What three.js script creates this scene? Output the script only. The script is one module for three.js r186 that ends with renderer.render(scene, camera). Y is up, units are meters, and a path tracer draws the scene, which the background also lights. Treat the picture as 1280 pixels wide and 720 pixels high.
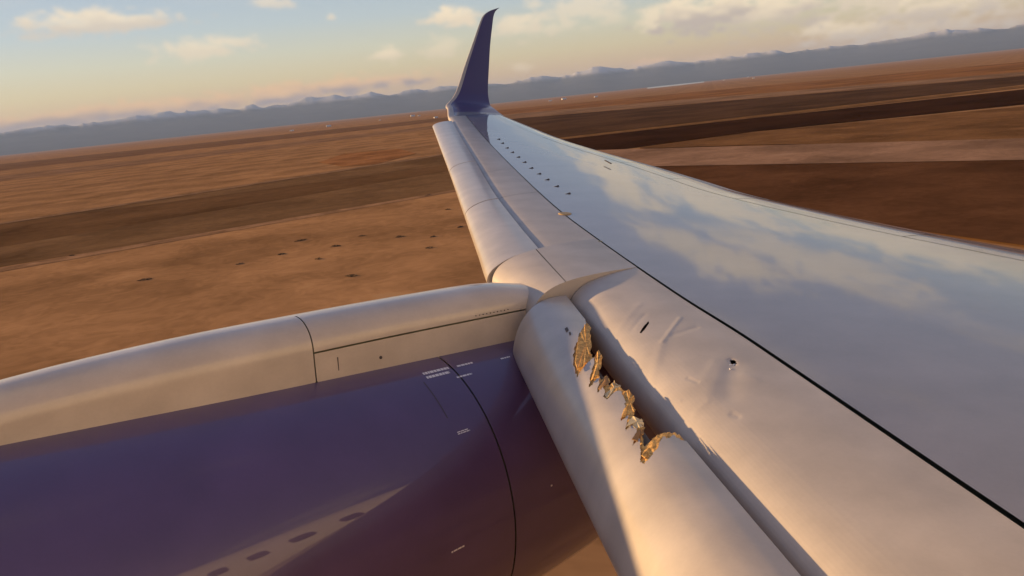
import * as THREE from 'three';
import { mergeGeometries, mergeVertices, toCreasedNormals } from 'three/addons/utils/BufferGeometryUtils.js';
import { ConvexGeometry } from 'three/addons/geometries/ConvexGeometry.js';

// ------------------------------------------------------------------ camera, sky, sun, exposure
const V = (x, y, z) => new THREE.Vector3(x, y, z);
const ALT = 60;                                                  // metres above the plain
const scene = new THREE.Scene();
// aircraft frame: x outboard (starboard), y up, z aft; the aircraft flies nose up by 4.5 degrees
const upA = V(0.01, Math.cos(0.079), -Math.sin(0.079)).normalize();
const zW = V(0, 0, 1).addScaledVector(upA, -upA.z).normalize();
const xW = new THREE.Vector3().crossVectors(upA, zW);
const AIR = new THREE.Matrix4().makeBasis(xW, upA, zW).transpose().setPosition(0, ALT, 0);
const YAW = 0.651, PITCH = -0.192, ROLL = -0.034, FOCAL = 989.9; // focal length in pixels of a 720 pixel tall picture
const CAM = V(1.665, 1.5, -0.672);
const cf = V(Math.cos(YAW) * Math.cos(PITCH), Math.sin(PITCH), Math.sin(YAW) * Math.cos(PITCH));
const r0 = new THREE.Vector3().crossVectors(cf, V(0, 1, 0)).normalize(), u0 = new THREE.Vector3().crossVectors(r0, cf);
const cr = r0.clone().multiplyScalar(Math.cos(ROLL)).addScaledVector(u0, Math.sin(ROLL));
const cu = r0.clone().multiplyScalar(-Math.sin(ROLL)).addScaledVector(u0, Math.cos(ROLL));
const camera = new THREE.PerspectiveCamera(2 * Math.atan(360 / FOCAL) * 180 / Math.PI, 16 / 9, 0.03, 400000);
camera.position.copy(CAM).applyMatrix4(AIR);
camera.up.copy(cu).transformDirection(AIR);
camera.lookAt(camera.position.clone().add(cf.clone().transformDirection(AIR)));
scene.add(camera);

const SUN_AZ = -34, SUN_EL = 10.5;                                  // degrees: forward of straight outboard, above the horizon
const rad = Math.PI / 180;
const sunDir = V(Math.cos(SUN_EL * rad) * Math.cos(SUN_AZ * rad), Math.sin(SUN_EL * rad), Math.cos(SUN_EL * rad) * Math.sin(SUN_AZ * rad));
const sun = new THREE.DirectionalLight(new THREE.Color().setRGB(1.0, 0.62, 0.27), 5);
sun.position.copy(sunDir).multiplyScalar(120).add(V(10, ALT, 4));
sun.target.position.set(10, ALT, 4);
sun.castShadow = true; sun.shadow.radius = 2;
Object.assign(sun.shadow.camera, { left: -45, right: 45, top: 45, bottom: -45, near: 1, far: 260 });
sun.shadow.mapSize.set(4096, 4096);
scene.add(sun, sun.target);

const renderer = new THREE.WebGLRenderer({ antialias: true });
renderer.setSize(1024, 576);
renderer.toneMapping = THREE.LinearToneMapping;
renderer.toneMappingExposure = 1.9;
renderer.shadowMap.enabled = true;

// ------------------------------------------------------------------ noise
function rng(seed) { let a = seed >>> 0; return () => { a = (a + 0x6D2B79F5) | 0; let t = Math.imul(a ^ (a >>> 15), 1 | a); t = (t + Math.imul(t ^ (t >>> 7), 61 | t)) ^ t; return ((t ^ (t >>> 14)) >>> 0) / 4294967296; }; }
const hash = (i, j, s) => { let h = Math.imul(i, 374761393) ^ Math.imul(j, 668265263) ^ Math.imul(s, 974634777); h = Math.imul(h ^ (h >>> 13), 1274126177); return ((h ^ (h >>> 16)) >>> 0) / 4294967296; };
const sm = (t) => t * t * (3 - 2 * t);
const lerp = (a, b, t) => a + (b - a) * t;
const clamp = (x, a = 0, b = 1) => Math.min(b, Math.max(a, x));
const step = (a, b, x) => sm(clamp((x - a) / (b - a)));
function vnoise(x, y, s = 0, px = 0, py = 0) {
  let i = Math.floor(x), j = Math.floor(y); const fx = sm(x - i), fy = sm(y - j);
  const w = (k, p) => p ? ((k % p) + p) % p : k;
  const h = (a, b) => hash(w(a, px), w(b, py), s);
  return lerp(lerp(h(i, j), h(i + 1, j), fx), lerp(h(i, j + 1), h(i + 1, j + 1), fx), fy);
}
function fbm(x, y, oct = 5, s = 0, px = 0, py = 0) {
  let a = 0.5, t = 0, n = 0;
  for (let k = 0; k < oct; k++) { t += a * vnoise(x, y, s + k, px, py); n += a; a *= 0.5; x *= 2; y *= 2; px *= 2; py *= 2; }
  return t / n;
}
// ------------------------------------------------------------------ picture rays
function rayA(u, v) { return cf.clone().multiplyScalar(FOCAL).addScaledVector(cr, u - 640).addScaledVector(cu, 360 - v).normalize(); }
function rayW(u, v) { return rayA(u, v).transformDirection(AIR); }
const azel = (u, v) => { const d = rayW(u, v); return [Math.atan2(d.z, d.x) / rad, Math.asin(d.y) / rad]; };

// piecewise smooth table
function table(pts) {
  return (x) => {
    if (x <= pts[0][0]) return pts[0][1]; const n = pts.length - 1; if (x >= pts[n][0]) return pts[n][1];
    let k = 0; while (x > pts[k + 1][0]) k++;
    const m = (i) => i <= 0 ? (pts[1][1] - pts[0][1]) / (pts[1][0] - pts[0][0]) : i >= n ? (pts[n][1] - pts[n - 1][1]) / (pts[n][0] - pts[n - 1][0]) : (pts[i + 1][1] - pts[i - 1][1]) / (pts[i + 1][0] - pts[i - 1][0]);
    const h = pts[k + 1][0] - pts[k][0], t = (x - pts[k][0]) / h, t2 = t * t, t3 = t2 * t;
    return (2 * t3 - 3 * t2 + 1) * pts[k][1] + (t3 - 2 * t2 + t) * h * m(k) + (-2 * t3 + 3 * t2) * pts[k + 1][1] + (t3 - t2) * h * m(k + 1);
  };
}
// wing shape, aircraft frame
const zle = (x) => 0.541 * x;
const wy = (x) => { const s = (x - 1.9) / 17.1; return 2.157 * (0.6 * s + 0.4 * s * Math.abs(s)); };
const zte = table([[1, 8.7], [4, 8.72], [6.5, 8.76], [8.53, 8.98], [9.88, 9.44], [11.27, 9.84], [12.61, 10.1], [14.5, 10.55], [16.39, 11.18], [18.96, 12.02], [19.6, 12.2]]);
const spar = table([[1, 0.95], [4.45, 0.87], [5.4, 0.79], [7.1, 0.70], [8.5, 0.65], [11, 0.68], [15, 0.74], [18.4, 0.80]]);
const kh = table([[1, 1], [6.2, 1], [7.2, 0.86], [12, 0.66], [17.5, 0.5], [19, 0.45]]);
const sTE = table([[1, -0.06], [6, -0.06], [7.2, -0.02], [8, -0.02], [9.8, 0.005], [12.6, 0.135], [17.5, 0.305]]);
const sNose = table([[1, -0.59], [6.2, -0.59], [7.2, -0.62], [8, -0.58], [12, -0.40], [15.6, -0.28], [17.5, -0.23]]);
const chordBox = (x) => zte(x) - zle(x) - spar(x);
const boxH = (x, v) => chordBox(x) * (0.062 * v * (1 - v) - 0.016 * v * v - 0.016 * clamp((v - 0.78) / 0.22) ** 2) + 0.004 * (fbm(x * 0.9, v * 5, 2, 77) - 0.5);
const boxP = (x, v, dh = 0) => [x, wy(x) + boxH(x, v) + dh, zle(x) + spar(x) + v * chordBox(x)];
// surface point under a picture point, at height dh over the wing's reference surface
function onWing(u, v, dh = 0) {
  const d = rayA(u, v); let lo = 0.5, hi = 60;
  let t = lo, prev = 1; for (t = lo; t < hi; t += 0.02) { const q = CAM.clone().addScaledVector(d, t); if (q.y < wy(q.x) + dh) break; }
  let a = t - 0.02, b = t; for (let i = 0; i < 30; i++) { const m = (a + b) / 2, q = CAM.clone().addScaledVector(d, m); if (q.y < wy(q.x) + dh) b = m; else a = m; }
  const q = CAM.clone().addScaledVector(d, a); return [q.x, q.z - zle(q.x), q];
}
// ------------------------------------------------------------------ sky: air and clouds
const SKY = 1.08 / 1.9, SKW = 2048, SKH = 1024;
{
  const data = new Float32Array(SKW * SKH * 4);
  // blobs of cloud: azimuth, elevation, half width, half height (degrees), strength, greyness below, tilt
  const B = [];
  const blob = (u, v, wpx, hpx, a, grey = 0.2, tint = 0) => { const [az, el] = azel(u, v); B.push([az, el, wpx / FOCAL / rad, hpx / FOCAL / rad, a, grey, tint]); };
  blob(565, 21, 34, 11, 1.2); blob(645, 32, 34, 17, 0.75); blob(690, 37, 13, 6, 0.5); blob(483, 69, 20, 9, 0.8); blob(553, 62, 26, 15, 0.5);
  blob(770, 22, 20, 7, 0.5); blob(815, 22, 22, 17, 0.8, 0.1); blob(880, 17, 70, 22, 1.25, 0.7); blob(960, 14, 70, 26, 1.1, 0.6); blob(414, 21, 6, 4, 0.8);
  blob(345, 4, 30, 8, 0.6); blob(655, 86, 14, 7, 0.5); blob(1060, 40, 60, 16, 0.9, 0.4); blob(1180, 8, 90, 20, 1.0, 0.5); blob(250, 60, 60, 12, 0.7); blob(120, 30, 80, 14, 0.8, 0.4);
  // long low bank over the mountains
  blob(430, 108, 120, 10, 0.95, 1, 1); blob(500, 102, 70, 6, 0.8, 0.6, 1); blob(350, 121, 90, 12, 1, 1, 1); blob(230, 134, 130, 12, 1, 1, 1); blob(60, 150, 130, 11, 0.9, 1, 1);
  blob(812, 78, 32, 5, 0.9, 0.3, 1); blob(880, 74, 50, 5, 0.6, 0.2, 1); blob(745, 92, 30, 4, 0.5, 0.2, 1); blob(1050, 62, 90, 5, 0.6, 0.3);
  // clouds above the frame that the wing mirrors
  const mirror = (u, v, wd, hd, a, g) => { const o = onWing(u, v, 0.03), x = o[0], t = (o[2].z - zle(x) - spar(x)) / chordBox(x), A = V(...boxP(x + 0.05, t)).sub(V(...boxP(x - 0.05, t))), C = V(...boxP(x, t + 0.01)).sub(V(...boxP(x, t - 0.01))); const n = C.cross(A).normalize(); if (n.y < 0) n.negate(); const d = rayA(u, v).reflect(n).transformDirection(AIR); B.push([Math.atan2(d.z, d.x) / rad, Math.asin(d.y) / rad, wd, hd, a, g]); };
  mirror(765, 215, 3.2, 2.4, 1.1, 0.1); mirror(790, 242, 3.2, 1.6, 0.9, 0.1); mirror(860, 305, 5, 1.6, 0.8, 0.1); mirror(915, 325, 6, 2, 0.9, 0.2); mirror(890, 255, 7, 3, 0.9, 0.2); mirror(1020, 330, 9, 2.5, 0.8, 0.2); mirror(1120, 300, 9, 4, 0.9, 0.3); mirror(700, 165, 4, 1.2, 0.6, 0.1);
  const lin = (r, g, b) => [r, g, b].map((c) => { c /= 255; return c <= 0.04045 ? c / 12.92 : ((c + 0.055) / 1.055) ** 2.4; });
  const K = [[-90, lin(150, 118, 86)], [-2, lin(190, 155, 120)], [0, lin(216, 178, 146)], [1.7, lin(232, 194, 146)], [3, lin(226, 208, 164)], [4.6, lin(214, 212, 188)], [6.5, lin(192, 204, 206)], [9, lin(176, 192, 206)], [14, lin(156, 172, 198)], [30, lin(120, 138, 178)], [60, lin(98, 116, 160)], [90, lin(88, 104, 148)]];
  const cream = lin(255, 232, 196), peach = lin(248, 200, 150), grey = lin(160, 147, 152);
  for (let j = 0; j < SKH; j++) {
    const el = ((j + 0.5) / SKH - 0.5) * 180;
    let k = 0; while (k < K.length - 2 && el > K[k + 1][0]) k++;
    const t = clamp((el - K[k][0]) / (K[k + 1][0] - K[k][0]));
    const base = [0, 1, 2].map((c) => lerp(K[k][1][c], K[k + 1][1][c], t));
    for (let i = 0; i < SKW; i++) {
      const az = ((i + 0.5) / SKW - 0.5) * 360;
      const d = V(Math.cos(el * rad) * Math.cos(az * rad), Math.sin(el * rad), Math.cos(el * rad) * Math.sin(az * rad));
      const c = base.slice();
      const cs = d.dot(sunDir), glow = Math.exp(-(1 - cs) * 7) + 7 * Math.exp(-(1 - cs) * 45);
      // the air brightens and yellows towards the sun, and is duller away from it
      const side = 0.5 + 0.5 * (d.x * sunDir.x + d.z * sunDir.z) / Math.max(1e-3, Math.hypot(sunDir.x, sunDir.z));
      const dim = lerp(0.72, 1.02, side);
      c[0] = c[0] * dim + glow * 0.15; c[1] = c[1] * dim + glow * 0.12; c[2] = c[2] * dim + glow * 0.08;
      if (el > -1) {
        let cov = 0, gr = 0, ti = 0;
        for (const b of B) {
          let da = az - b[0]; if (da > 180) da -= 360; if (da < -180) da += 360;
          if (Math.abs(da) > b[2] * 2.2 || Math.abs(el - b[1]) > b[3] * 2.6) continue;
          const n = fbm(az * 0.9 + 40, el * 2.6 + 90, 5, 11), n2 = fbm(az * 2.1 + 7, el * 5.5, 4, 31);
          const q = Math.hypot(da / b[2], (el - b[1]) / b[3]) + (n - 0.5) * 1.5 + (n2 - 0.5) * 0.8;
          const a = b[4] * step(1.12, 0.38, q);
          if (a > cov) { gr = b[5] * step(0.55, -0.5, (el - b[1]) / b[3] + (n - 0.5) * 1.2); ti = b[6] || 0; }
          cov = Math.max(cov, a);
        }
        // a thin broken sheet higher up, in perspective
        if (el > 7) {
          const h = 1 / Math.max(0.1, Math.sin(el * rad)), X = d.x * h, Z = d.z * h;
          const n = fbm(X * 0.62 + 3.1, Z * 0.95 + 8.3, 6, 51), n2 = fbm(X * 2.1, Z * 3.4, 5, 71);
          const a = step(0.54, 0.74, n * 0.78 + n2 * 0.24) * step(7, 14, el) * 0.8;
          if (a > cov) { gr = 0.15; ti = 0; } cov = Math.max(cov, a);
        }
        cov = clamp(cov, 0, 0.93);
                for (let q = 0; q < 3; q++) { c[q] = lerp(c[q], lerp(ti ? peach[q] : cream[q], grey[q], gr), cov * 0.92); }
      }
      const o = (j * SKW + i) * 4; data[o] = c[0] * SKY; data[o + 1] = c[1] * SKY; data[o + 2] = c[2] * SKY; data[o + 3] = 1;
    }
  }
  const tex = new THREE.DataTexture(data, SKW, SKH, THREE.RGBAFormat, THREE.FloatType);
  tex.mapping = THREE.EquirectangularReflectionMapping; tex.magFilter = THREE.LinearFilter; tex.minFilter = THREE.LinearFilter; tex.needsUpdate = true;
  scene.background = tex; scene.environment = tex;
}

// ------------------------------------------------------------------ helpers
const taken = {};
const numbered = (n) => { const k = taken[n] = (taken[n] ?? -1) + 1; return k ? `${n}_${String(k).padStart(3, '0')}` : n; };
function mesh(name, geo, mat, parent = scene) {
  const m = new THREE.Mesh(geo, mat); m.name = parent === scene ? numbered(name) : name; m.castShadow = m.receiveShadow = true; parent.add(m); return m;
}
function structure(o) { o.userData.kind = 'structure'; return o; }
function geoFrom(pos, idx, uv, smooth = true) {
  const g = new THREE.BufferGeometry();
  g.setAttribute('position', new THREE.Float32BufferAttribute(pos, 3));
  if (uv) g.setAttribute('uv', new THREE.Float32BufferAttribute(uv, 2));
  g.setIndex(idx); g.computeVertexNormals(); return g;
}
// a sheet: fn(a, b) -> [x, y, z], a and b from lists; keep(a, b) drops cells
function sheet(as, bs, fn, uvf, keep, flip = false) {
  const pos = [], uv = [], idx = [], nb = bs.length;
  for (const a of as) for (const b of bs) { const q = fn(a, b); pos.push(...q); uv.push(...(uvf ? uvf(a, b, q) : [q[0], q[2]])); }
  for (let i = 0; i < as.length - 1; i++) for (let j = 0; j < nb - 1; j++) {
    if (keep && !keep((as[i] + as[i + 1]) / 2, (bs[j] + bs[j + 1]) / 2)) continue;
    const p = i * nb + j, q = p + 1, r = p + nb, s = r + 1;
    if (flip) idx.push(p, q, r, q, s, r); else idx.push(p, r, q, q, r, s);
  }
  return geoFrom(pos, idx, uv);
}
const range = (a, b, n) => Array.from({ length: n + 1 }, (_, i) => a + (b - a) * i / n);
// smooth curve through 2D points, resampled
function curve2(pts, n) { const c = new THREE.CatmullRomCurve3(pts.map((p) => V(p[0], p[1], 0)), false, 'centripetal'); return Array.from({ length: n + 1 }, (_, i) => { const q = c.getPoint(i / n); return [q.x, q.y]; }); }
function inPoly(poly, x, y) { let c = false; for (let i = 0, j = poly.length - 1; i < poly.length; j = i++) { const [a, b] = poly[i], [p, q] = poly[j]; if ((b > y) !== (q > y) && x < (p - a) * (y - b) / (q - b) + a) c = !c; } return c; }

// ------------------------------------------------------------------ textures
function noiseTex(n, fn, color = false, rep = [1, 1]) {
  const d = new Uint8Array(n * n * 4);
  for (let j = 0; j < n; j++) for (let i = 0; i < n; i++) { const c = fn(i / n, j / n); const o = (j * n + i) * 4; const a = Array.isArray(c) ? c : [c, c, c]; for (let k = 0; k < 3; k++) d[o + k] = clamp(a[k]) * 255; d[o + 3] = 255; }
  const t = new THREE.DataTexture(d, n, n, THREE.RGBAFormat); t.wrapS = t.wrapT = THREE.RepeatWrapping; t.magFilter = THREE.LinearFilter; t.minFilter = THREE.LinearMipmapLinearFilter; t.generateMipmaps = true;
  if (color) t.colorSpace = THREE.SRGBColorSpace; t.repeat.set(...rep); t.needsUpdate = true; return t;
}
const withRep = (t, a, b) => { const c = t.clone(); c.repeat.set(a, b); c.needsUpdate = true; return c; };
// grime on paint: soft blotches with faint streaks along the airflow (v)
const grime = noiseTex(512, (u, v) => { const a = fbm(u * 8, v * 8, 5, 3, 8, 8), b = fbm(u * 48, v * 5, 4, 9, 48, 5), c = vnoise(u * 200, v * 200, 4, 200, 200); const k = 0.86 + 0.14 * (a - 0.5) + 0.012 * (b - 0.5) + 0.015 * (c - 0.5); return [k + 0.02, k, k - 0.015]; }, true);

// ------------------------------------------------------------------ paints
const P = (o) => new THREE.MeshPhysicalMaterial(o);
const rgb = (r, g, b) => new THREE.Color().setRGB(r, g, b);
const M = {
  box: P({ color: rgb(0.25, 0.255, 0.29), roughness: 0.5, map: withRep(grime, 0.35, 0.35), clearcoat: 1, clearcoatRoughness: 0.05 }),
  lead: P({ color: rgb(0.57, 0.54, 0.51), roughness: 0.42, map: withRep(grime, 0.5, 0.5) }),
  slat: P({ color: rgb(0.53, 0.50, 0.47), roughness: 0.3, clearcoat: 0.4, clearcoatRoughness: 0.18, map: withRep(grime, 0.6, 0.6) }),
  pylon: P({ color: rgb(0.74, 0.67, 0.57), roughness: 0.3, clearcoat: 0.6, clearcoatRoughness: 0.12, map: withRep(grime, 0.45, 0.45) }),
  under: P({ color: rgb(0.45, 0.45, 0.46), roughness: 0.5 }),
  primer: P({ color: rgb(0.20, 0.21, 0.15), roughness: 0.8 }),
  seal: P({ color: rgb(0.06, 0.05, 0.05), roughness: 0.7 }),
  purple: P({ color: rgb(0.115, 0.07, 0.19), roughness: 0.4, clearcoat: 1, clearcoatRoughness: 0.02, map: withRep(grime, 0.4, 0.4) }),
  wingletPaint: P({ color: rgb(0.06, 0.035, 0.115), roughness: 0.35, clearcoat: 0.6, clearcoatRoughness: 0.15 }),
  metal: P({ color: rgb(0.78, 0.77, 0.75), metalness: 1, roughness: 0.28 }),
  white: P({ color: rgb(0.78, 0.77, 0.75), roughness: 0.3, clearcoat: 0.6, clearcoatRoughness: 0.1 }),
  glass: P({ color: rgb(0.02, 0.02, 0.025), roughness: 0.08 }),
  print: P({ color: rgb(0.7, 0.68, 0.7), roughness: 0.5 }),
  core: P({ color: rgb(0.80, 0.52, 0.19), roughness: 0.85, side: THREE.DoubleSide, map: noiseTex(256, (u, v) => { const a = fbm(u * 20, v * 20, 4, 61, 20, 20), b = vnoise(u * 90, v * 90, 5, 90, 90); const k = 0.8 + 0.5 * (a - 0.45) + 0.25 * (b - 0.5); return [k + 0.05, k, k - 0.08]; }, true, [3, 3]) }),
  fibre: P({ color: rgb(0.62, 0.50, 0.30), roughness: 0.9, side: THREE.DoubleSide }),
  burnt: P({ color: rgb(0.30, 0.16, 0.06), roughness: 0.9, side: THREE.DoubleSide }),
};

// ------------------------------------------------------------------ the plain
const groundTex = noiseTex(1024, (u, v) => { const wu = u + 0.11 * (fbm(u * 7, v * 7, 4, 131, 7, 7) - 0.5) + 0.02 * (fbm(u * 40, v * 40, 2, 141, 40, 40) - 0.5), wv = v + 0.11 * (fbm(u * 7, v * 7, 4, 151, 7, 7) - 0.5) + 0.02 * (fbm(u * 40, v * 40, 2, 161, 40, 40) - 0.5); const a = fbm(wu * 6, wv * 6, 6, 101, 6, 6), b = fbm(wu * 4, wv * 60, 4, 111, 4, 60), c = fbm(wu * 70, wv * 70, 3, 121, 70, 70); const k = 0.86 + 0.4 * (a - 0.5) + 0.05 * (b - 0.5) + 0.15 * (c - 0.5); return [k + 0.02, k, k - 0.02]; }, true);
const soil = (r, g, b, rep, rot = 0) => { const t = withRep(groundTex, rep, rep); t.rotation = rot; return new THREE.MeshPhysicalMaterial({ color: rgb(r, g * 0.92, b * 0.84), roughness: 1, specularIntensity: 0, map: t }); };
{
  const rings = [0, 20, 40]; let r = 60; while (r < 110000) { rings.push(r); r *= 1.09; } rings.push(150000);
  const angs = range(-Math.PI, Math.PI, 180), pos = [], uv = [], col = [], idx = [];
  const A = [0.44, 0.245, 0.115], Bc = [0.35, 0.20, 0.098];
  for (const R of rings) for (const t of angs) {
    const x = Math.cos(t) * R, z = Math.sin(t) * R; pos.push(x, 0, z); uv.push(x, z);
    const k = clamp((fbm(x / 420 + 9, z / 180 + 3, 4, 201) - 0.32) * 2.6), k2 = clamp((fbm(x / 4200, z / 1500, 3, 211) - 0.3) * 2.2);
    const m = 0.5 * k + 0.5 * k2; col.push(...A.map((a, q) => lerp(a, Bc[q], m)));
  }
  const nb = angs.length;
  for (let i = 0; i < rings.length - 1; i++) for (let j = 0; j < nb - 1; j++) { const p = i * nb + j, s = p + nb; idx.push(p, p + 1, s, p + 1, s + 1, s); }
  const g = geoFrom(pos, idx, uv); g.setAttribute('color', new THREE.Float32BufferAttribute(col, 3));
  const t = withRep(groundTex, 1 / 230, 1 / 230); t.rotation = 0.9;
  const m = new THREE.MeshPhysicalMaterial({ roughness: 1, specularIntensity: 0, vertexColors: true, map: t });
  structure(mesh('ground', g, m));
}
function onGround(u, v, y = 0) { const d = rayW(u, v), t = (y - camera.position.y) / d.y; return camera.position.clone().addScaledVector(d, t); }
let lift = 0.05;
function field(name, pix, color, rep = 1 / 120, rot = 0.35) {
  const y = lift; lift += 0.05;
  const pts = pix.map(([u, v]) => onGround(u, v, y));
  const s = new THREE.Shape(pts.map((p) => new THREE.Vector2(p.x, -p.z)));
  const g = new THREE.ShapeGeometry(s); g.rotateX(-Math.PI / 2); g.translate(0, y, 0);
  const pa = g.attributes.position, uv = []; for (let i = 0; i < pa.count; i++) uv.push(pa.getX(i), pa.getZ(i));
  g.setAttribute('uv', new THREE.Float32BufferAttribute(uv, 2));
  return structure(mesh(name, g, soil(...color, rep, rot)));
}
const along = (p, q, u) => [u, p[1] + (q[1] - p[1]) * (u - p[0]) / (q[0] - p[0])];
// a strip between two lines of the picture from column u0 to u1, laid on the plain
function strip(name, top, bot, u0, u1, color, rep, rot) {
  const n = 6, a = range(u0, u1, n).map((u) => along(...top, u)), b = range(u0, u1, n).map((u) => along(...bot, u)).reverse();
  return field(name, [...a, ...b], color, rep, rot);
}
const L = (a, b, c, d) => [[a, b], [c, d]];
// left of the winglet
strip('field', L(336, 228, 560, 193), L(336, 277, 560, 239), -160, 720, [0.20, 0.128, 0.070], 1 / 300);
strip('field', L(336, 236, 560, 206), L(336, 252, 560, 214), -160, 700, [0.165, 0.10, 0.052], 1 / 400);
strip('dirt_road', L(336, 277, 560, 238.5), L(336, 280.5, 560, 241), -160, 720, [0.36, 0.23, 0.14], 1 / 60);
strip('field', L(336, 181, 640, 146), L(336, 186, 640, 149), -160, 700, [0.30, 0.19, 0.115], 1 / 300);
strip('field', L(336, 170, 640, 138), L(336, 176, 640, 142), -160, 700, [0.235, 0.14, 0.078], 1 / 500);
strip('dirt_road', L(336, 226, 560, 191), L(336, 228, 560, 193), -160, 720, [0.30, 0.20, 0.125], 1 / 60);
field('field', [[398, 203], [430, 192], [500, 186], [520, 192], [470, 205], [430, 208]], [0.36, 0.185, 0.085], 1 / 200);
// right of the winglet
strip('field', L(640, 136, 944, 108), L(640, 142, 944, 117), 600, 1500, [0.30, 0.155, 0.065], 1 / 800);
strip('field', L(640, 142.5, 944, 117.5), L(640, 148, 944, 122.5), 600, 1500, [0.30, 0.20, 0.13], 1 / 600);
strip('field', L(640, 148.5, 944, 123), L(700, 172, 944, 144), 600, 1500, [0.105, 0.062, 0.036], 1 / 500);
strip('dirt_road', L(700, 172, 944, 144.5), L(700, 174.5, 944, 147), 600, 1500, [0.24, 0.14, 0.065], 1 / 60);
field('field', [[690, 176], [944, 147.5], [1500, 88], [1500, 108], [944, 164], [820, 181], [770, 187], [690, 196]], [0.052, 0.024, 0.012], 1 / 300);
field('field', [[800, 184], [944, 164.5], [1500, 112], [1500, 172], [944, 181], [800, 185.5]], [0.22, 0.125, 0.06], 1 / 200);
strip('dirt_road', L(800, 186, 944, 182), L(800, 208, 944, 205.5), 640, 1500, [0.33, 0.22, 0.155], 1 / 250);
strip('field', L(800, 208.5, 944, 206), L(800, 240, 944, 260), 640, 1500, [0.13, 0.066, 0.034], 1 / 200);

// the mountain range, about fifty kilometres off
{
  const prof = table([[-400, 24], [-100, 20], [200, 23], [336, 22], [450, 25], [520, 21], [560, 24], [600, 19], [640, 20], [665, 22], [700, 20], [745, 25], [780, 21], [830, 22], [880, 19], [944, 23], [1050, 18], [1200, 21], [1400, 17], [1700, 20]]);
  const cols = range(-500, 1800, 920), rows = range(0, 1, 44), R0 = 41000, R1 = 66000;
  const pos = [], uv = [], col = [], idx = [];
  for (const u of cols) {
    const d = rayW(u, 120); const az = Math.atan2(d.z, d.x), rg = (q, k) => 1 - Math.abs(2 * vnoise(u / q + 5.3, 0.5, k) - 1), hBase = (prof(u) - 3.5) / FOCAL, jag = (4.5 * rg(38, 361) + 3.6 * rg(15, 363) + 1.0 * rg(6.5, 367)) / FOCAL;
    for (const t of rows) {
      const R = lerp(R0, R1, t), x = Math.cos(az) * R, z = Math.sin(az) * R;
      const ridge = 1 - Math.abs(2 * fbm(x / 5200, z / 5200, 6, 301) - 1), small = 1 - Math.abs(2 * fbm(x / 1700, z / 1700, 4, 331) - 1);
      const env = step(0, 0.62, t) * (t < 0.66 ? 1 : lerp(1, 0.75, (t - 0.66) / 0.34));
      const crest = Math.exp(-(((t - 0.64) / 0.07) ** 2)), hTop = hBase + jag * crest;
      const h = hTop * R * env * (0.74 + 0.20 * ridge + 0.08 * small) * 1.03;
      pos.push(x, h - 8 * (t === 0 ? 1 : 0), z); uv.push(x, z);
      const snow = step(1150, 1500, h + 250 * (small - 0.5)); const k = fbm(x / 900, z / 900, 3, 351);
      const b = [0.05 + 0.03 * k, 0.052 + 0.03 * k, 0.055 + 0.03 * k]; col.push(...b.map((q) => lerp(q, 0.62, snow * 0.8)));
    }
  }
  const nb = rows.length; for (let i = 0; i < cols.length - 1; i++) for (let j = 0; j < nb - 1; j++) { const p = i * nb + j, s = p + nb; idx.push(p, p + 1, s, p + 1, s + 1, s); }
  const g = geoFrom(pos, idx, uv); g.setAttribute('color', new THREE.Float32BufferAttribute(col, 3));
  structure(mesh('mountains', g, new THREE.MeshPhysicalMaterial({ vertexColors: true, roughness: 1, specularIntensity: 0 })));
}
scene.fog = new THREE.FogExp2(new THREE.Color().setRGB(0.42, 0.60, 1.0), 1.3e-5);

// ------------------------------------------------------------------ the wing: shape functions (aircraft frame)
const airliner = new THREE.Group(); airliner.name = 'airliner';
airliner.userData = { label: 'airliner in flight with purple engine cowling and winglet, wing slat torn along its edge', category: 'airplane' };
scene.add(airliner); AIR.decompose(airliner.position, airliner.quaternion, airliner.scale);
const wing = new THREE.Group(); wing.name = 'wing'; airliner.add(wing);

// box skin in chordwise panels, then spoilers and the trailing edge, each a piece with a real gap
function boxSheet(name, x0, x1, v0, v1, mat, nx = 60, nv = 14, dh = 0, gap = 0.004) {
  const g = sheet(range(x0 + gap, x1 - gap, nx), range(0, 1, nv), (x, t) => { const e = gap / chordBox(x); return boxP(x, lerp(v0 + e, v1 - e, t), dh); }, (x, t, q) => [q[0], q[2]]);
  return mesh(name, g, mat, wing);
}
const V0 = 0.002, V1 = 0.72;
boxSheet('upper_skin', 1.0, 18.35, V0, V1, M.box, 260, 80);
{ // spoilers and flaps behind the box
  const cuts = [1.2, 3.3, 5.6, 8.0, 9.6, 11.2, 12.8, 14.4];
  for (let i = 0; i < cuts.length - 1; i++) boxSheet('spoiler', cuts[i], cuts[i + 1], V1, 0.905, M.box, 12, 6, 0.002, 0.007);
  boxSheet('outer_skin_panel', 14.4, 18.35, V1, 0.905, M.box, 16, 6, 0.0, 0.004);
  for (const [a, b] of [[1.2, 7.9], [7.9, 14.1]]) boxSheet('flap', a, b, 0.905, 1, M.lead, 30, 5, -0.004, 0.008);
  boxSheet('aileron', 14.1, 18.1, 0.905, 1, M.lead, 16, 5, -0.002, 0.008);
}
// dark structure just under the skin, so that gaps read as gaps, and the lower skin
mesh('inner_structure', sheet(range(1, 18.3, 60), range(0.0, 0.995, 20), (x, t) => boxP(x, t, -0.12 * Math.min(1, (1 - t) * 3)), null), M.primer, wing);
mesh('lower_skin', sheet(range(1, 18.35, 60), range(-0.05, 1, 20), (x, t) => { const c = chordBox(x); return [x, wy(x) + boxH(x, clamp(t)) - (1 - t) * (0.03 * c + 0.5 * kh(x)) * (0.8 + 0.6 * t) - 0.006, zle(x) + spar(x) + t * c]; }, null, null, true), M.under, wing);

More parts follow.
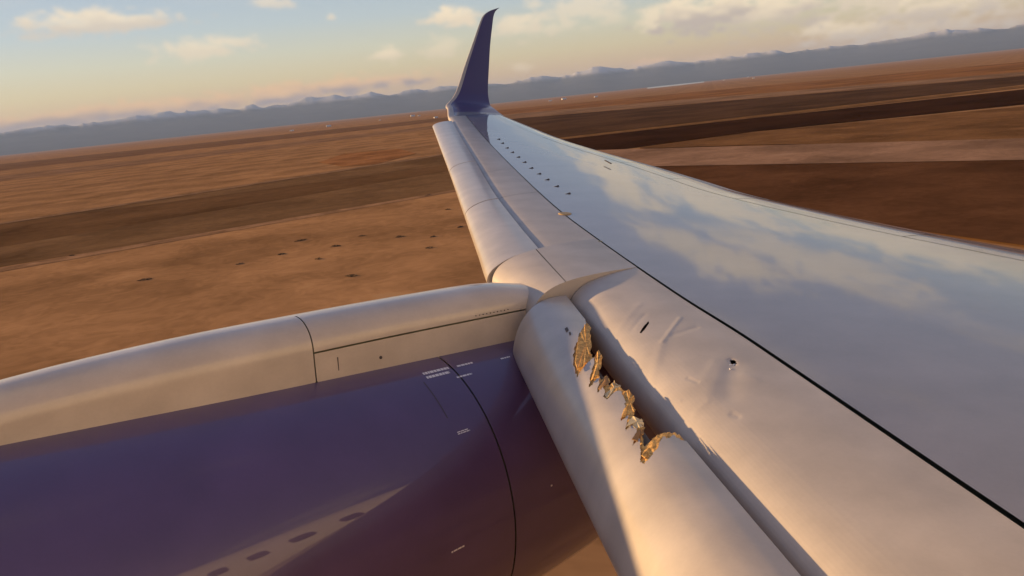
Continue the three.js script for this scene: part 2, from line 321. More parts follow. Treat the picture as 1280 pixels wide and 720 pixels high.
// fixed leading edge behind the slats; dents in the stretch next to the engine
const sparGap = table([[1, 0.018], [4, 0.016], [8, 0.006], [18, 0.003]]);
const fixedProf = (x) => {
  const S = spar(x) - sparGap(x), F = sTE(x) + (x > 6.7 ? -0.012 : 0.03), k = kh(x);
  if (x > 6.7) return curve2([[S, -0.001], [lerp(F, S, 0.72), -0.005 * k], [lerp(F, S, 0.42), -0.016 * k], [lerp(F, S, 0.18), -0.034 * k], [F + 0.045, -0.056 * k], [F + 0.014, -0.09 * k], [F, -0.15 * k], [F + 0.01, -0.25 * k], [F + 0.05, -0.35 * k], [lerp(F, S, 0.4), -0.46 * k], [S, -0.57 * k]], 48);
  return curve2([[S, -0.001], [lerp(F, S, 0.72), -0.008 * k], [lerp(F, S, 0.46), -0.027 * k], [lerp(F, S, 0.28), -0.05 * k], [lerp(F, S, 0.16), -0.082 * k], [lerp(F, S, 0.075), -0.125 * k], [lerp(F, S, 0.02), -0.18 * k], [F, -0.25 * k], [F + 0.02, -0.33 * k], [F + 0.12, -0.42 * k], [lerp(F, S, 0.55), -0.50 * k], [S, -0.57 * k]], 48);
};
const dents = [];
{ // creases and pits: segments in (x, s), half width, depth
  const seg = (u0, v0, u1, v1, w, h, dh = -0.02) => { const a = onWing(u0, v0, dh), b = onWing(u1, v1, dh); dents.push([a[0], a[1], b[0], b[1], w * 1.8, h]); };
  seg(850, 400, 828, 424, 0.012, 0.007); seg(828, 424, 812, 462, 0.022, 0.006); seg(842, 418, 870, 412, 0.016, -0.006); seg(834, 440, 850, 470, 0.05, -0.009);
  seg(902, 458, 884, 486, 0.03, 0.006); seg(915, 462, 912, 490, 0.045, -0.014); seg(914, 452, 918, 456, 0.012, -0.016); seg(893, 452, 880, 470, 0.02, 0.004);
  seg(775, 400, 800, 380, 0.02, 0.004); seg(790, 405, 806, 392, 0.014, -0.004); seg(860, 466, 872, 472, 0.008, -0.006); seg(838, 482, 850, 484, 0.008, 0.005);
  seg(868, 500, 884, 494, 0.012, 0.004); seg(916, 512, 922, 515, 0.012, -0.008); seg(930, 470, 944, 476, 0.02, 0.004);
}
function dent(x, s) {
  let h = 0; for (const [ax, as, bx, bs, w, d] of dents) { const dx = bx - ax, ds = bs - as, t = clamp(((x - ax) * dx + (s - as) * ds) / (dx * dx + ds * ds)); const q = Math.hypot(x - ax - t * dx, s - as - t * ds) / w; if (q < 3) h += 0.34 * d * Math.exp(-q * q); }
  return h;
}
const holes = [[[799.5, 410], [804, 405], [810.5, 399.8], [811.5, 402], [806, 408], [801.5, 411]], [[912, 451], [917, 451.5], [921, 455], [919, 458], [914, 456]]].map((h) => h.map(([u, v]) => onWing(u, v, -0.02).slice(0, 2)));
function fixedLE(x0, x1, nx, dented) {
  const cache = new Map(); const pr = (x) => { if (!cache.has(x)) cache.set(x, fixedProf(x)); return cache.get(x); };
  const bs = dented ? [...range(0, 24, 200), ...range(24, 48, 48).slice(1)] : range(0, 48, 48);
  return mesh('leading_edge_panel', sheet(range(x0, x1, nx), bs, (x, i) => { const p = pr(x), k = Math.min(47, Math.floor(i)), f = i - k, s = lerp(p[k][0], p[k + 1][0], f), h = lerp(p[k][1], p[k + 1][1], f); return [x, wy(x) + h + (dented && i < 26 ? dent(x, s) : 0), zle(x) + s]; }, (x, i, q) => [q[0], q[2]], dented ? (x, i) => { if (i > 20) return true; if (!holes.some((h) => Math.abs(x - h[0][0]) < 0.25)) return true; const p = pr(x), k = Math.floor(i), s = lerp(p[k][0], p[k + 1][0], i - k); return !holes.some((h) => x > h[0][0] - 0.4 && x < h[0][0] + 0.4 && inPoly(h, x, s)); } : null, true), M.lead, wing);
}
fixedLE(1.0, 6.19, 1040, true);
{ const c = [7.19, 9.6, 11.35, 14.2, 18.15]; for (let i = 0; i < 4; i++) fixedLE(c[i] + 0.006, c[i + 1] - 0.006, 30, false); }

// full-depth leading edge over the engine strut, between the slats
{
  const prof = (x) => { const S = spar(x) - 0.008, f = lerp(1, 1.48, clamp((x - 6.195) / 0.99)); return curve2([[S, 0.0], [0.45, 0.006], [0.2, 0.004], [0.0, -0.008], [-0.15, -0.032], [-0.27, -0.075], [-0.345, -0.135], [-0.385, -0.22], [-0.37, -0.36], [-0.2, -0.51], [0.2, -0.56], [S, -0.58]].map(([q, h]) => [q < 0 ? q * f : q, h]), 60); };
  const x0 = 6.195, x1 = 7.185, pt = (x, q) => [x, wy(x) + q[1], zle(x) + q[0]];
  const split = 18; // the cap in front and the panel behind
  const pr = {}; const P2 = (x) => pr[x] ??= prof(x);
  const part = (name, i0, i1) => mesh(name, sheet(range(x0, x1, 16), range(i0, i1, Math.round((i1 - i0) * 2)), (x, i) => { const k = Math.min(59, Math.floor(i)), f = i - k, p = P2(x); return pt(x, [lerp(p[k][0], p[k + 1][0], f), lerp(p[k][1], p[k + 1][1], f)]); }, null, null, true), M.lead, wing);
  part('strut_fairing_panel', 0, split - 0.12); part('strut_fairing_nose', split + 0.12, 60);
  mesh('inner_structure', sheet([x0 + 0.02, x1 - 0.02], range(split - 2, split + 2, 8), (x, i) => { const p = P2(x), k = Math.floor(i), q = p[k]; return pt(x, [q[0] + 0.03, q[1] - 0.05]); }), M.primer, wing);
  for (const x of [x0 + 0.001, x1 - 0.001]) {
    const p = prof(x), pos = [], idx = []; const n = p.length;
    p.forEach((q) => pos.push(...pt(x, q))); pos.push(...pt(x, [0.3, -0.25]));
    for (let i = 0; i < n; i++) idx.push(i, (i + 1) % n, n);
    mesh('strut_fairing_side', geoFrom(pos, idx, null), M.lead, wing);
  }
}
// ------------------------------------------------------------------ slats
const slatIn = curve2([[0, -0.11], [0.2, -0.104], [0.4, -0.112], [0.58, -0.138], [0.74, -0.19], [0.87, -0.265], [0.955, -0.355], [1, -0.455], [0.975, -0.515], [0.88, -0.55], [0.76, -0.515], [0.62, -0.39], [0.42, -0.24], [0.2, -0.155], [0, -0.12]], 130);
const slatOut = curve2([[0, -0.035], [0.3, -0.046], [0.6, -0.086], [0.8, -0.135], [0.92, -0.185], [0.985, -0.24], [1, -0.29], [0.97, -0.335], [0.85, -0.355], [0.72, -0.31], [0.6, -0.235], [0.4, -0.14], [0.2, -0.08], [0, -0.047]], 130);
const NOSE_I = 78, TOP_END = 90;                                  // index where the painted upper face ends
const slatP = (x, i, dh = 0) => { const k = clamp(Math.floor(i), 0, 129), f = i - k, U = x < 6.7 ? slatIn : slatOut, a = lerp(U[k][0], U[k + 1][0], f), b = lerp(U[k][1], U[k + 1][1], f); const T = sTE(x), s = T + a * (sNose(x) - T); return [x, wy(x) + b * kh(x) + dh, zle(x) + s, s]; };
function slatCap(x, parent) { const pos = [], idx = []; for (let i = 0; i <= 130; i++) pos.push(...slatP(x, i).slice(0, 3)); const n = 131; const pairs = 65; for (let i = 0; i < pairs; i++) { const a = i, b = i + 1, c = 130 - i, d = 129 - i; idx.push(a, b, c); if (b !== d) idx.push(b, d, c); } return mesh('end_rib', geoFrom(pos, idx, null), M.slat, parent); }
function slat(x0, x1, nx) {
  const m = mesh('slat', sheet(range(x0, x1, nx), range(0, 130, 130), (x, i) => slatP(x, i).slice(0, 3), (x, i, q) => [q[0], q[2]], null, true), M.slat, airliner);
  slatCap(x0, m); slatCap(x1, m); return m;
}
{ const c = [7.2, 9.55, 12.35, 17.3]; for (let i = 0; i < 3; i++) slat(c[i] + 0.014, c[i + 1] - 0.014, 40); }
// the torn slat
const ragged = (pts, amp, seed, closed) => { const q = rng(seed), out = []; for (let i = 0; i < pts.length; i++) { out.push(pts[i]); if (!closed && i === pts.length - 1) break; const n = pts[(i + 1) % pts.length], L2 = Math.hypot(n[0] - pts[i][0], n[1] - pts[i][1]); if (L2 > 30) continue; const k = Math.max(1, Math.round(L2 / 3)); for (let j = 1; j <= k; j++) { const t = (j - 0.5 + (q() - 0.5) * 0.5) / k; out.push([lerp(pts[i][0], n[0], t) + (q() - 0.5) * amp, lerp(pts[i][1], n[1], t) + (q() - 0.5) * amp]); } } return out; };
const toXS = (pts, dh) => pts.map(([u, v]) => onWing(u, v, dh).slice(0, 2));
const tearSkin = toXS(ragged([[728, 392], [733, 403], [726.4, 413.8], [719.8, 429.6], [715.8, 440.2], [716.4, 449.4], [720.6, 461.8], [727, 457], [734.3, 452], [743.6, 446.8], [741, 458], [737, 469.2], [736.5, 477], [744, 472.5], [750.2, 469.2], [747, 485.6], [754.1, 481], [756, 488], [753.5, 491.7], [758.6, 495.6], [768.6, 489], [776.6, 489], [781.9, 501], [781, 512], [776.2, 522], [786, 518], [781.5, 534.5], [788, 527], [796, 536], [789.8, 551], [799, 545], [801.7, 559], [799.8, 569.6], [805.6, 572.5], [816.2, 565.6], [821, 561], [824.1, 553.7], [829.4, 545.8], [835, 548], [841.3, 543.2], [852.5, 550], [861, 551], [876, 562], [890, 574], [930, 560], [800, 420], [745, 380]], 2.2, 31, false), -0.108);
const tearCore = toXS(ragged([[733, 395], [736, 402], [738.5, 411], [736, 418], [740.5, 430], [737.5, 443], [742, 447], [749, 440], [753, 448], [749, 467], [752, 474], [757, 470], [763, 477], [760, 484], [767, 478], [775, 484], [779, 490], [786, 489], [793, 497], [790, 506], [794, 514], [790, 522], [802, 525], [805.5, 534], [803, 545], [806, 556], [815, 549], [824, 544], [832, 541], [842, 541], [856, 546], [876, 560], [930, 560], [800, 420], [745, 385]], 2.8, 37, false), -0.118);
{
  const x0 = 1.75, x1 = 6.165;
  const xs = [...range(x0, 3.35, 160), ...range(3.35, 5.75, 800).slice(1), ...range(5.75, x1, 40).slice(1)];
  const is = [...range(0, 44, 110), ...range(44, 130, 86).slice(1)];
  const sAt = (x, i) => slatP(x, i)[3];
  const keepTop = (x, i) => i > 44 || !inPoly(tearSkin, x, sAt(x, i));
  const keepLow = (x, i) => !inPoly(tearCore, x, sAt(x, i));
  const top = sheet(xs, is.filter((i) => i <= TOP_END), (x, i) => slatP(x, i).slice(0, 3), (x, i, q) => [q[0], q[2]], keepTop, true);
  const m = mesh('slat', top, M.slat, airliner); m.userData.label = 'slat torn open along its trailing edge';
  mesh('slat_cove', sheet(range(x0, x1, 60), range(TOP_END, 118, 28), (x, i) => slatP(x, i).slice(0, 3), null, null, true), M.slat, m);
  // honeycomb core and inner skin exposed by the tear
  mesh('torn_core', sheet(xs.filter((x) => x > 3.2 && x < 5.9), range(0, 44, 110), (x, i) => { const q = slatP(x, i, -0.006 - 0.006 * fbm(x * 40, i * 0.5, 3, 401)); return q.slice(0, 3); }, (x, i, q) => [q[0], q[2]], keepLow, true), M.core, m);
  mesh('torn_inner_skin', sheet(xs.filter((x) => x > 3.2 && x < 5.9), range(0, 44, 80), (x, i) => { const q = slatP(x, i, -0.02 - 0.02 * clamp(1 - i / 30)); return q.slice(0, 3); }, null, (x, i) => !inPoly(tearCore, x - 0.012, sAt(x, i) + 0.012), true), M.burnt, m);
  slatCap(x0, m); slatCap(x1, m);
  // shards of torn laminate standing out of the edge
  const R = rng(77);
  const shard = (pix, dh, curl, mat) => {
    pix = [pix[0], ...ragged(pix.slice(1), 2.2, Math.round(pix[0][0]), false)]; const pts = pix.map(([u, v]) => onWing(u, v, dh)[2]); const c = pts.reduce((a, p) => a.add(p), V(0, 0, 0)).multiplyScalar(1 / pts.length);
    const pos = [], idx = []; const base = pts[0].clone().add(pts[1]).multiplyScalar(0.5);
    pts.forEach((p, k) => { const far = p.distanceTo(base); pos.push(p.x, p.y + curl * far + (R() - 0.5) * 0.014, p.z); });
    pos.push(c.x, c.y + curl * c.distanceTo(base) * 0.6 + 0.006, c.z);
    const n = pts.length; for (let i = 0; i < n; i++) idx.push(i, (i + 1) % n, n);
    for (let i = 0; i <= n; i++) pos.push(pos[i * 3] + 0.001, pos[i * 3 + 1] - 0.004, pos[i * 3 + 2] - 0.001);
    for (let i = 0; i < n; i++) idx.push((i + 1) % n + n + 1, i + n + 1, 2 * n + 1, i, i + n + 1, (i + 1) % n, (i + 1) % n, i + n + 1, (i + 1) % n + n + 1);
    const uv = []; for (let i = 0; i < pos.length; i += 3) uv.push(pos[i], pos[i + 2]);
    mesh('torn_shard', toCreasedNormals(geoFrom(pos, idx, uv), 0.5), mat, m);
  };
  shard([[719, 452], [722, 461], [731, 455], [738, 444], [739, 430], [736, 412], [731, 408], [723, 424]], -0.118, 0.022, M.core);
  shard([[738, 476], [741, 474], [749, 467], [753, 448], [748, 440], [745, 448], [744, 460]], -0.118, 0.030, M.core);
  shard([[748, 485], [751, 487], [763, 478], [758, 470], [753, 473]], -0.123, 0.036, M.burnt);
  shard([[755, 492], [759, 496], [769, 489], [776, 484], [768, 477], [764, 484]], -0.123, 0.024, M.fibre);
  shard([[777, 522], [781, 520], [793, 514], [790, 506], [793, 497], [786, 489], [779, 492], [783, 501]], -0.118, 0.024, M.core);
  shard([[783, 534], [788, 530], [800, 536], [805, 532], [802, 525], [792, 522], [787, 525]], -0.118, 0.036, M.fibre);
  shard([[790, 550], [797, 552], [803, 545], [804, 536], [797, 541]], -0.123, 0.030, M.burnt);
  shard([[802, 570], [806, 572], [816, 565], [823, 553], [827, 545], [819, 546], [810, 553]], -0.128, -0.012, M.core);
}
// slot knocked into the fixed edge, slit and punctures
function chip(pix, dh, mat, name, t = 0.004) {
  const pts = pix.map(([u, v]) => onWing(u, v, dh)[2]); const vs = []; pts.forEach((p) => { vs.push(p.clone().add(V(0, t, 0)), p.clone().add(V(0, -t, 0))); });
  return mesh(name, new ConvexGeometry(vs), mat, wing);
}
chip([[706, 411], [709, 409], [711, 413], [708, 415]], -0.112, M.seal, 'stencil_mark', 0.003); chip([[711, 416], [713, 415], [714, 418], [712, 419]], -0.112, M.seal, 'stencil_mark', 0.003);
{ const R = rng(5); for (let i = 0; i < 9; i++) { const a = R() * 6.28, r = 3 + R() * 9, u = 916 + Math.cos(a) * r * 1.3, v = 454 + Math.sin(a) * r * 0.7; chip([[u, v], [u + 2 + R() * 3, v + R() * 2 - 1], [u + 1, v + 1.5]], -0.022, M.print, 'paint_flake', 0.004 + R() * 0.003); } }

// vortex generators, fuel cap stain plate, small scoop
for (const [x, z] of [[14.31, 8.72], [13.82, 8.44], [13.26, 8.12], [12.77, 7.86], [12.26, 7.59], [11.76, 7.32], [11.22, 7.02], [10.72, 6.76], [10.24, 6.51], [9.74, 6.25], [9.23, 6.0]]) {
  const s = new THREE.Shape([[0, 0], [0.06, 0], [0.06, 0.014], [0.05, 0.016]].map((p) => new THREE.Vector2(...p)));
  const g = new THREE.ExtrudeGeometry(s, { depth: 0.005, bevelEnabled: false }); const base = new THREE.BoxGeometry(0.07, 0.003, 0.024); base.translate(0.03, 0.001, 0.0025); base.deleteAttribute('uv'); g.deleteAttribute('uv');
  const gg = mergeGeometries([g, base.toNonIndexed()]); gg.rotateY(-Math.PI / 2 - 0.3);
  const m = mesh('vortex_generator', gg, M.seal, wing); const v = (z - zle(x) - spar(x)) / chordBox(x); const q = boxP(x, v, 0.001); m.position.set(...q);
}
{
  const q = onWing(706.5, 267.5, 0)[2]; const g = new THREE.CylinderGeometry(0.07, 0.08, 0.012, 20); const m = mesh('filler_cap', g, P({ color: rgb(0.42, 0.28, 0.12), roughness: 0.6 }), wing); m.position.copy(q).add(V(0, 0.004, 0)); m.rotation.z = 0.1;
  const s = onWing(760, 202.5, 0.08)[2]; const b = mesh('drain_slot', new THREE.BoxGeometry(0.35, 0.008, 0.03), M.seal, wing); b.position.copy(s); b.rotation.set(0, -0.5, 0.12);
  const p = onWing(750, 302, -0.004)[2]; const c = mesh('seal_plug', new THREE.CylinderGeometry(0.022, 0.022, 0.012, 12), M.primer, wing); c.position.copy(p);
}
// ------------------------------------------------------------------ winglet
{
  // rows: distance up, x, y, z leading, z trailing
  const yt = wy(19);
  const rowsT = [[17.75, wy(17.75) - 0.05, zle(17.75) + 0.30, zte(17.75) - 0.05], [18.1, wy(18.1) - 0.03, zle(18.1) + 0.28, zte(18.1)], [18.55, yt - 0.01, 10.36, 11.83], [18.9, yt + 0.10, 10.55, 11.95], [19.08, yt + 0.30, 10.88, 12.03], [19.2, yt + 0.56, 11.13, 12.11], [19.39, yt + 1.14, 11.52, 12.31], [19.57, yt + 1.72, 11.92, 12.51], [19.74, yt + 2.3, 12.31, 12.74], [19.79, yt + 2.5, 12.47, 12.82], [19.81, yt + 2.62, 12.66, 12.89], [19.82, yt + 2.7, 12.88, 12.98], [19.825, yt + 2.745, 13.04, 13.06]];
  const col = [0, 1, 2, 3].map((k) => table(rowsT.map((r, i) => [i, r[k]])));
  const N = rowsT.length - 1;
  // section: c from 0 (trailing, inner face) over the nose (0.5) to 1 (trailing, outer face)
  const sec = (t, c) => {
    const x = col[0](t), y = col[1](t), zl = col[2](t), zt = col[3](t), ch = Math.max(0.001, zt - zl);
    const dx = col[0](t + 0.02) - col[0](t - 0.02), dy = col[1](t + 0.02) - col[1](t - 0.02), L2 = Math.hypot(dx, dy) || 1, nx = -dy / L2, ny = dx / L2; // inward-up normal
    const f = Math.abs(2 * c - 1), th = ch * lerp(0.075, 0.045, clamp(t / 6)) * 2.2 * (0.30 * Math.sqrt(1 - f > 0 ? 1 - f : 0) * 0 + Math.sqrt(Math.max(0, 1 - (1 - (1 - f)) ** 0)) + 0);
    const q = 1 - f, w = f; // w: 0 at nose, 1 at trailing edge
    const half = ch * lerp(0.11, 0.085, clamp(t / 5)) * (1.4845 * Math.sqrt(w) - 0.63 * w - 1.758 * w * w + 1.4215 * w ** 3 - 0.518 * w ** 4) * 1.0;
    const sgn = c < 0.5 ? 1 : -1, down = t < 3 ? lerp(1, 0, clamp(t / 3)) : 0;
    const off = sgn > 0 ? half * lerp(1, 0.3, down) : -half * lerp(1, 1.2, down);
    return [x + nx * off, y + ny * off, zl + w * ch];
  };
  const cIn = range(0, 0.445, 24), cNose = range(0.445, 0.6, 24), cOut = range(0.6, 1, 16);
  const ts = range(0, N, 120), tPaint = range(1.35, N, 100), tBase = range(0, 1.35, 30);
  const wl = mesh('winglet', sheet(tPaint, cIn, sec, (t, c, q) => [q[2], q[1]], null, false), M.wingletPaint, airliner);
  mesh('winglet_root_skin', sheet(tBase, cIn, sec, (t, c, q) => [q[0], q[2]]), M.box, wl);
  mesh('leading_edge_strip', sheet(ts, cNose, sec, (t, c, q) => [q[2], q[1]]), M.lead, wl);
  mesh('outer_skin', sheet(ts, cOut, sec, (t, c, q) => [q[2], q[1]]), M.wingletPaint, wl);
}

// ------------------------------------------------------------------ engine strut (pylon)
const EX = 6.5, EY = -1.03;                                        // engine axis
{
  const pylon = new THREE.Group(); pylon.name = 'pylon'; airliner.add(pylon);
  const PX = 6.6, topY = table([[-1.6, 0.06], [-0.6, 0.26], [0.4, 0.345], [1.4, 0.37], [2.4, 0.375], [2.85, 0.365], [3.3, 0.30], [5, 0.2]]);
  const half = table([[-1.7, 0.05], [-0.9, 0.17], [0.2, 0.235], [1.5, 0.255], [5, 0.255]]);
  // cross-section a: 0 at the crown, 1 at the shoulder, 2 at the foot
  const pt = (z, a, sgn, inset = 0) => {
    const w = half(z) - inset, ty = topY(z) - inset, sh = Math.min(ty - 0.1, topY(Math.min(z, 2.4)) - 0.205), ft = Math.min(sh - 0.02, EY + 0.9);
    if (a <= 1) { const t = a * Math.PI / 2; return [PX + sgn * w * Math.sin(t) ** 0.85, sh + (ty - sh) * Math.cos(t) ** 0.9, z]; }
    return [PX + sgn * (w + 0.012 * (a - 1)), lerp(sh, ft, a - 1), z];
  };
  const panel = (name, z0, z1, a0, a1, sgn, n = 30, mat = M.pylon) => mesh(name, sheet(range(z0, z1, n), range(a0, a1, Math.max(4, Math.round((a1 - a0) * 20))), (z, a) => pt(z, a, sgn), (z, a, q) => [q[2], a * 0.4], null, sgn > 0), mat, pylon);
  const g = 0.004, ZJ = 1.31;
  panel('forward_fairing', -1.6, ZJ - 0.03 - g, 0, 2, -1); panel('crown_fairing', ZJ - 0.03 + g, 4.6, 0, 0.985, -1);
  panel('access_panel', ZJ - 0.03 + g, 4.6, 1.015, 2, -1);
  panel('crown_fairing', -1.6, 4.6, 0, 1, 1); panel('outer_side_panel', -1.6, 4.6, 1, 2, 1);
  mesh('inner_structure', sheet(range(-1.55, 4.6, 30), range(-2, 2, 40), (z, a) => pt(z, Math.abs(a), a < 0 ? -1 : 1, 0.06), null), M.primer, pylon);
  // fasteners and a stiffener joint on the access panel
  const stud = (z, a, r) => { const q = pt(z, a, -1); const m = mesh('fastener', new THREE.CylinderGeometry(r, r, 0.006, 12), M.seal, pylon); m.rotation.z = Math.PI / 2; m.position.set(q[0] - 0.001, q[1], q[2]); };
  stud(1.75, 1.42, 0.011); stud(1.28, 1.65, 0.008); stud(1.2, 1.68, 0.006);
  for (let i = 0; i < 14; i++) stud(2.55 + i * 0.022 + (i % 3) * 0.01, 0.93, 0.004);
  { const q = pt(1.44, 1.25, -1), b = mesh('panel_joint', new THREE.BoxGeometry(0.004, 0.13, 0.006), M.seal, pylon); b.position.set(q[0] - 0.001, q[1] - 0.05, q[2]); }
}
// ------------------------------------------------------------------ nacelle
{
  const nac = new THREE.Group(); nac.name = 'engine_nacelle'; airliner.add(nac);
  const rad_ = table([[-1.75, 1.02], [-1.7, 1.08], [-1.5, 1.15], [-1.0, 1.20], [0, 1.19], [1, 1.10], [2.2, 1.015], [3.2, 0.94], [4.4, 0.82]]);
  const yc = (z) => -1.03 - (rad_(z) - 1.0) * 0.82;                  // the crown stays level, the belly bulges forward
  const pt = (z, t, inset = 0) => { const r = rad_(z) - inset; return [EX + Math.sin(t) * r, yc(z) + Math.cos(t) * r, z]; };
  const ring = (name, z0, z1, mat, nz = 24, inset = 0) => mesh(name, sheet(range(z0, z1, nz), range(0, Math.PI * 2, 128), (z, t) => pt(z, -t, inset), (z, t) => [z, t * 1.1], null, false), mat, nac);
  ring('inlet_lip', -1.75, -1.42, M.metal, 12);
  ring('fan_cowl', -1.412, 2.195, M.purple, 60);
  ring('reverser_cowl', 2.207, 4.4, M.purple, 40);
  ring('inner_barrel', -1.7, 4.3, M.primer, 20, 0.07);
  // inlet: rolled lip, duct, fan, spinner
  const at = (g) => { g.rotateX(Math.PI / 2); g.translate(EX, yc(-1.75), 0); return g; };
  mesh('inlet_duct', at(new THREE.LatheGeometry([[1.02, -1.75], [0.985, -1.775], [0.95, -1.75], [0.93, -1.6], [0.94, -0.7]].map((p) => new THREE.Vector2(...p)), 96)), M.metal, nac);
  mesh('spinner', at(new THREE.LatheGeometry([[0, -1.1], [0.12, -1.0], [0.24, -0.85], [0.3, -0.7]].map((p) => new THREE.Vector2(...p)), 40)), M.seal, nac);
  for (let k = 0; k < 24; k++) { const b = new THREE.BoxGeometry(0.02, 0.62, 0.22); b.rotateY(0.6); b.translate(0, 0.61, 0); b.rotateZ(k / 24 * Math.PI * 2); b.translate(EX, yc(-1.75), -0.75); mesh('fan_blade', b, M.metal, nac); }
  // exhaust core
  mesh('exhaust_nozzle', (() => { const g = new THREE.LatheGeometry([[0.78, 3.6], [0.6, 4.4], [0.42, 5.6], [0.38, 5.6], [0.5, 4.6]].map((p) => new THREE.Vector2(...p)), 64); g.rotateX(Math.PI / 2); g.translate(EX, EY, 0); return g; })(), M.metal, nac);
  // latch seam and small white stencils on the inboard shoulder
  const nacAt = (u, v) => { // nearest hit of the picture ray on the cowl
    const d = rayA(u, v); let t = 2; for (; t < 12; t += 0.003) { const q = CAM.clone().addScaledVector(d, t); if (Math.hypot(q.x - EX, q.y - yc(q.z)) < rad_(q.z)) return q; } return CAM.clone().addScaledVector(d, 6); };
  const stencil = (u, v, wpx, hpx, rows_, name = 'stencil') => {
    const a = nacAt(u, v), b = nacAt(u + wpx, v - wpx * 0.2), c = nacAt(u, v + hpx);
    const geos = []; const ta = Math.atan2(a.x - EX, a.y - yc(a.z)), tc = Math.atan2(c.x - EX, c.y - yc(c.z)); const R = rng(Math.round(u * 7 + v));
    for (let r = 0; r < rows_; r++) {
      const t0 = lerp(ta, tc, (r + 0.1) / rows_), t1 = lerp(ta, tc, (r + 0.62) / rows_); let z = a.z; const zEnd = lerp(a.z, b.z, 0.8 + 0.2 * R());
      while (z < zEnd) { const w = 0.012 + 0.02 * R(); geos.push(sheet(range(z, Math.min(zEnd, z + w), 2), [t0, t1], (zz, t) => pt(zz, t, -0.0015), null)); z += w + 0.004; }
    }
    mesh(name, mergeGeometries(geos), M.print, nac).userData.kind = 'stuff';
  };
  stencil(527, 466, 34, 12, 2); stencil(570, 457, 24, 4, 1); stencil(570, 471, 22, 4, 1); stencil(625, 448, 14, 3, 1); stencil(571, 540, 16, 5, 2); stencil(564, 689, 20, 4, 1); stencil(688, 606, 3, 4, 1);
  { const a = nacAt(529, 478), t0 = Math.atan2(a.x - EX, a.y - yc(a.z)); mesh('latch_seam', sheet([a.z, a.z + 0.006], range(t0, t0 - 0.32, 16), (z, t) => pt(z, t, -0.001), null), M.seal, nac); }
}
// ------------------------------------------------------------------ fuselage: behind the camera, seen mirrored in the cowl
{
  const FX = -0.30, FY = 1.25, R = 1.9;
  const prof = [[0.02, -17.5], [0.55, -17.0], [1.0, -16.2], [1.45, -14.8], [1.75, -13.0], [1.88, -11.2], [R, -9.5], [R, 13], [1.7, 18], [1.1, 24], [0.3, 29], [0.01, 29.3]].map((p) => new THREE.Vector2(...p));
  const g = new THREE.LatheGeometry(prof, 96); g.rotateX(Math.PI / 2); g.translate(FX, FY, 0);
  const f = mesh('fuselage', g, M.white, airliner);
  const wy0 = 1.52, ang = Math.asin((wy0 - FY) / R);
  const shape = new THREE.Shape(); const hw = 0.125, hh = 0.18, rr = 0.11;
  shape.moveTo(-hw + rr, -hh); shape.lineTo(hw - rr, -hh); shape.quadraticCurveTo(hw, -hh, hw, -hh + rr); shape.lineTo(hw, hh - rr); shape.quadraticCurveTo(hw, hh, hw - rr, hh); shape.lineTo(-hw + rr, hh); shape.quadraticCurveTo(-hw, hh, -hw, hh - rr); shape.lineTo(-hw, -hh + rr); shape.quadraticCurveTo(-hw, -hh, -hw + rr, -hh);
  const wg = new THREE.ExtrudeGeometry(shape, { depth: 0.012, bevelEnabled: false, curveSegments: 6 });
  for (let k = -17; k < 26; k++) { const z = -0.672 + k * 0.508; const m = mesh('cabin_window', wg, M.glass, f); m.position.set(FX + Math.cos(ang) * (R - 0.006), FY + Math.sin(ang) * (R - 0.006), z); m.rotation.set(0, Math.PI / 2, 0); m.rotateX(-ang); }
}

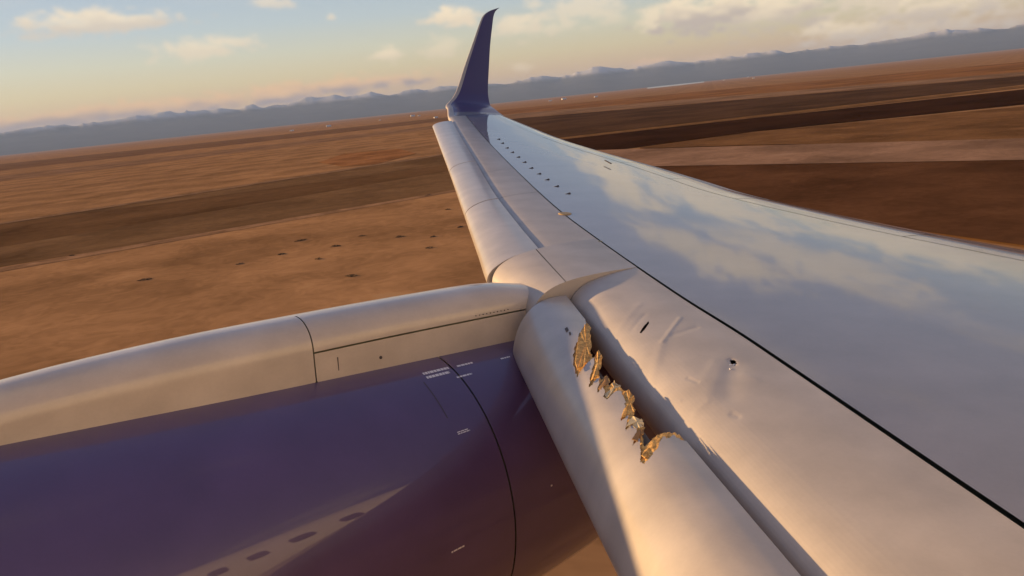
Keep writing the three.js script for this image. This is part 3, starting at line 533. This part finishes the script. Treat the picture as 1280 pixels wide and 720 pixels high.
// ------------------------------------------------------------------ small things on the plain
{
  const R = rng(9);
  const bush = (seed, w, h) => { // leafy clump
    const q = rng(seed), pos = [], idx = [];
    for (let i = 0; i < 150; i++) { const a = q() * 6.283, r = Math.sqrt(q()) * w, y = h * q() * (1 - (r / w) ** 2 * 0.7), s = 0.16 + 0.2 * q(); const n = pos.length / 3; for (let k = 0; k < 3; k++) pos.push(Math.cos(a) * r + (q() - 0.5) * s * 2, Math.max(0, y + (q() - 0.5) * s * 1.6), Math.sin(a) * r + (q() - 0.5) * s * 2); idx.push(n, n + 1, n + 2); }
    return geoFrom(pos, idx, null);
  };
  const leaf = new THREE.MeshStandardMaterial({ color: rgb(0.09, 0.055, 0.028), roughness: 1, side: THREE.DoubleSide });
  const spots = [[420, 308], [452, 295], [375, 301], [500, 296], [537, 310], [541, 296], [535, 244], [575, 284], [398, 324], [352, 318], [560, 262], [440, 345], [300, 330], [180, 350], [90, 320]];
  spots.forEach(([u, v], i) => {
    const p = onGround(u, v); const g = bush(500 + i % 5, 0.9 + R() * 0.9, 0.4 + R() * 0.4); const m = mesh('scrub_bush', g, leaf); m.position.set(p.x, 0, p.z); m.rotation.y = R() * 6; m.scale.set(1 + 1.6 * R(), 1, 0.8 + 0.5 * R());
    m.userData = { label: 'low dark scrub bush on the bare brown field', category: 'bush', group: 'scrub bushes dotted over the brown field' };
  });
  // far farm buildings
  const wallM = new THREE.MeshStandardMaterial({ color: rgb(0.78, 0.76, 0.74), roughness: 0.8 }), roofM = new THREE.MeshStandardMaterial({ color: rgb(0.6, 0.58, 0.56), roughness: 0.7 }), doorM = new THREE.MeshStandardMaterial({ color: rgb(0.2, 0.17, 0.15), roughness: 0.8 });
  const shed = (u, v, w, d, h, label, group) => {
    const p = onGround(u, v); const g = new THREE.Group(); g.name = numbered('farm_building'); scene.add(g); g.position.set(p.x, 0, p.z); g.rotation.y = 0.7 + (u % 7) * 0.1;
    const bw = new THREE.BoxGeometry(w, h, d); bw.translate(0, h / 2, 0); mesh('wall', bw, wallM, g);
    const s = new THREE.Shape([[-d / 2 - 0.6, 0], [d / 2 + 0.6, 0], [0, d * 0.28]].map((q) => new THREE.Vector2(...q))); const rg = new THREE.ExtrudeGeometry(s, { depth: w + 1, bevelEnabled: false }); rg.translate(0, h + 0.01, -w / 2 - 0.5); rg.rotateY(Math.PI / 2); mesh('roof', rg, roofM, g);
    for (const k of [-0.25, 0.25]) { const dg = new THREE.BoxGeometry(w * 0.18, h * 0.7, 0.2); dg.translate(k * w, h * 0.35, -d / 2 - 0.12); mesh('door', dg, doorM, g); }
    g.userData = { label, category: 'building' }; if (group) g.userData.group = group;
  };
  for (const [u, v, w] of [[365, 164, 30], [411, 158.5, 42], [516, 145.6, 46], [524, 145, 26], [545, 147.5, 26], [475, 150.5, 20]]) shed(u, v, w, w * 0.5, w * 0.22, 'small pale gabled farm building far out below the mountains', 'farm buildings along the far edge of the plain');
  for (const [u, v, w] of [[688, 126.5, 40], [705, 124.5, 60], [745, 121.5, 40], [935, 96.5, 60], [942, 98, 40], [905, 100.5, 44]]) shed(u, v, w, w * 0.5, w * 0.2, 'pale building on the far plain right of the winglet', 'buildings on the far plain beyond the trailing edge');
}
// pale strip of water far out
{ const y = 1.2; lift = y; const m = field('water', [[808, 109.6], [850, 104.6], [880, 101.4], [880, 103.0], [850, 106.6], [810, 110.8]], [0.6, 0.58, 0.58], 1 / 900); m.material = new THREE.MeshStandardMaterial({ color: rgb(0.30, 0.28, 0.26), roughness: 0.3 }); }

renderer.render(scene, camera);
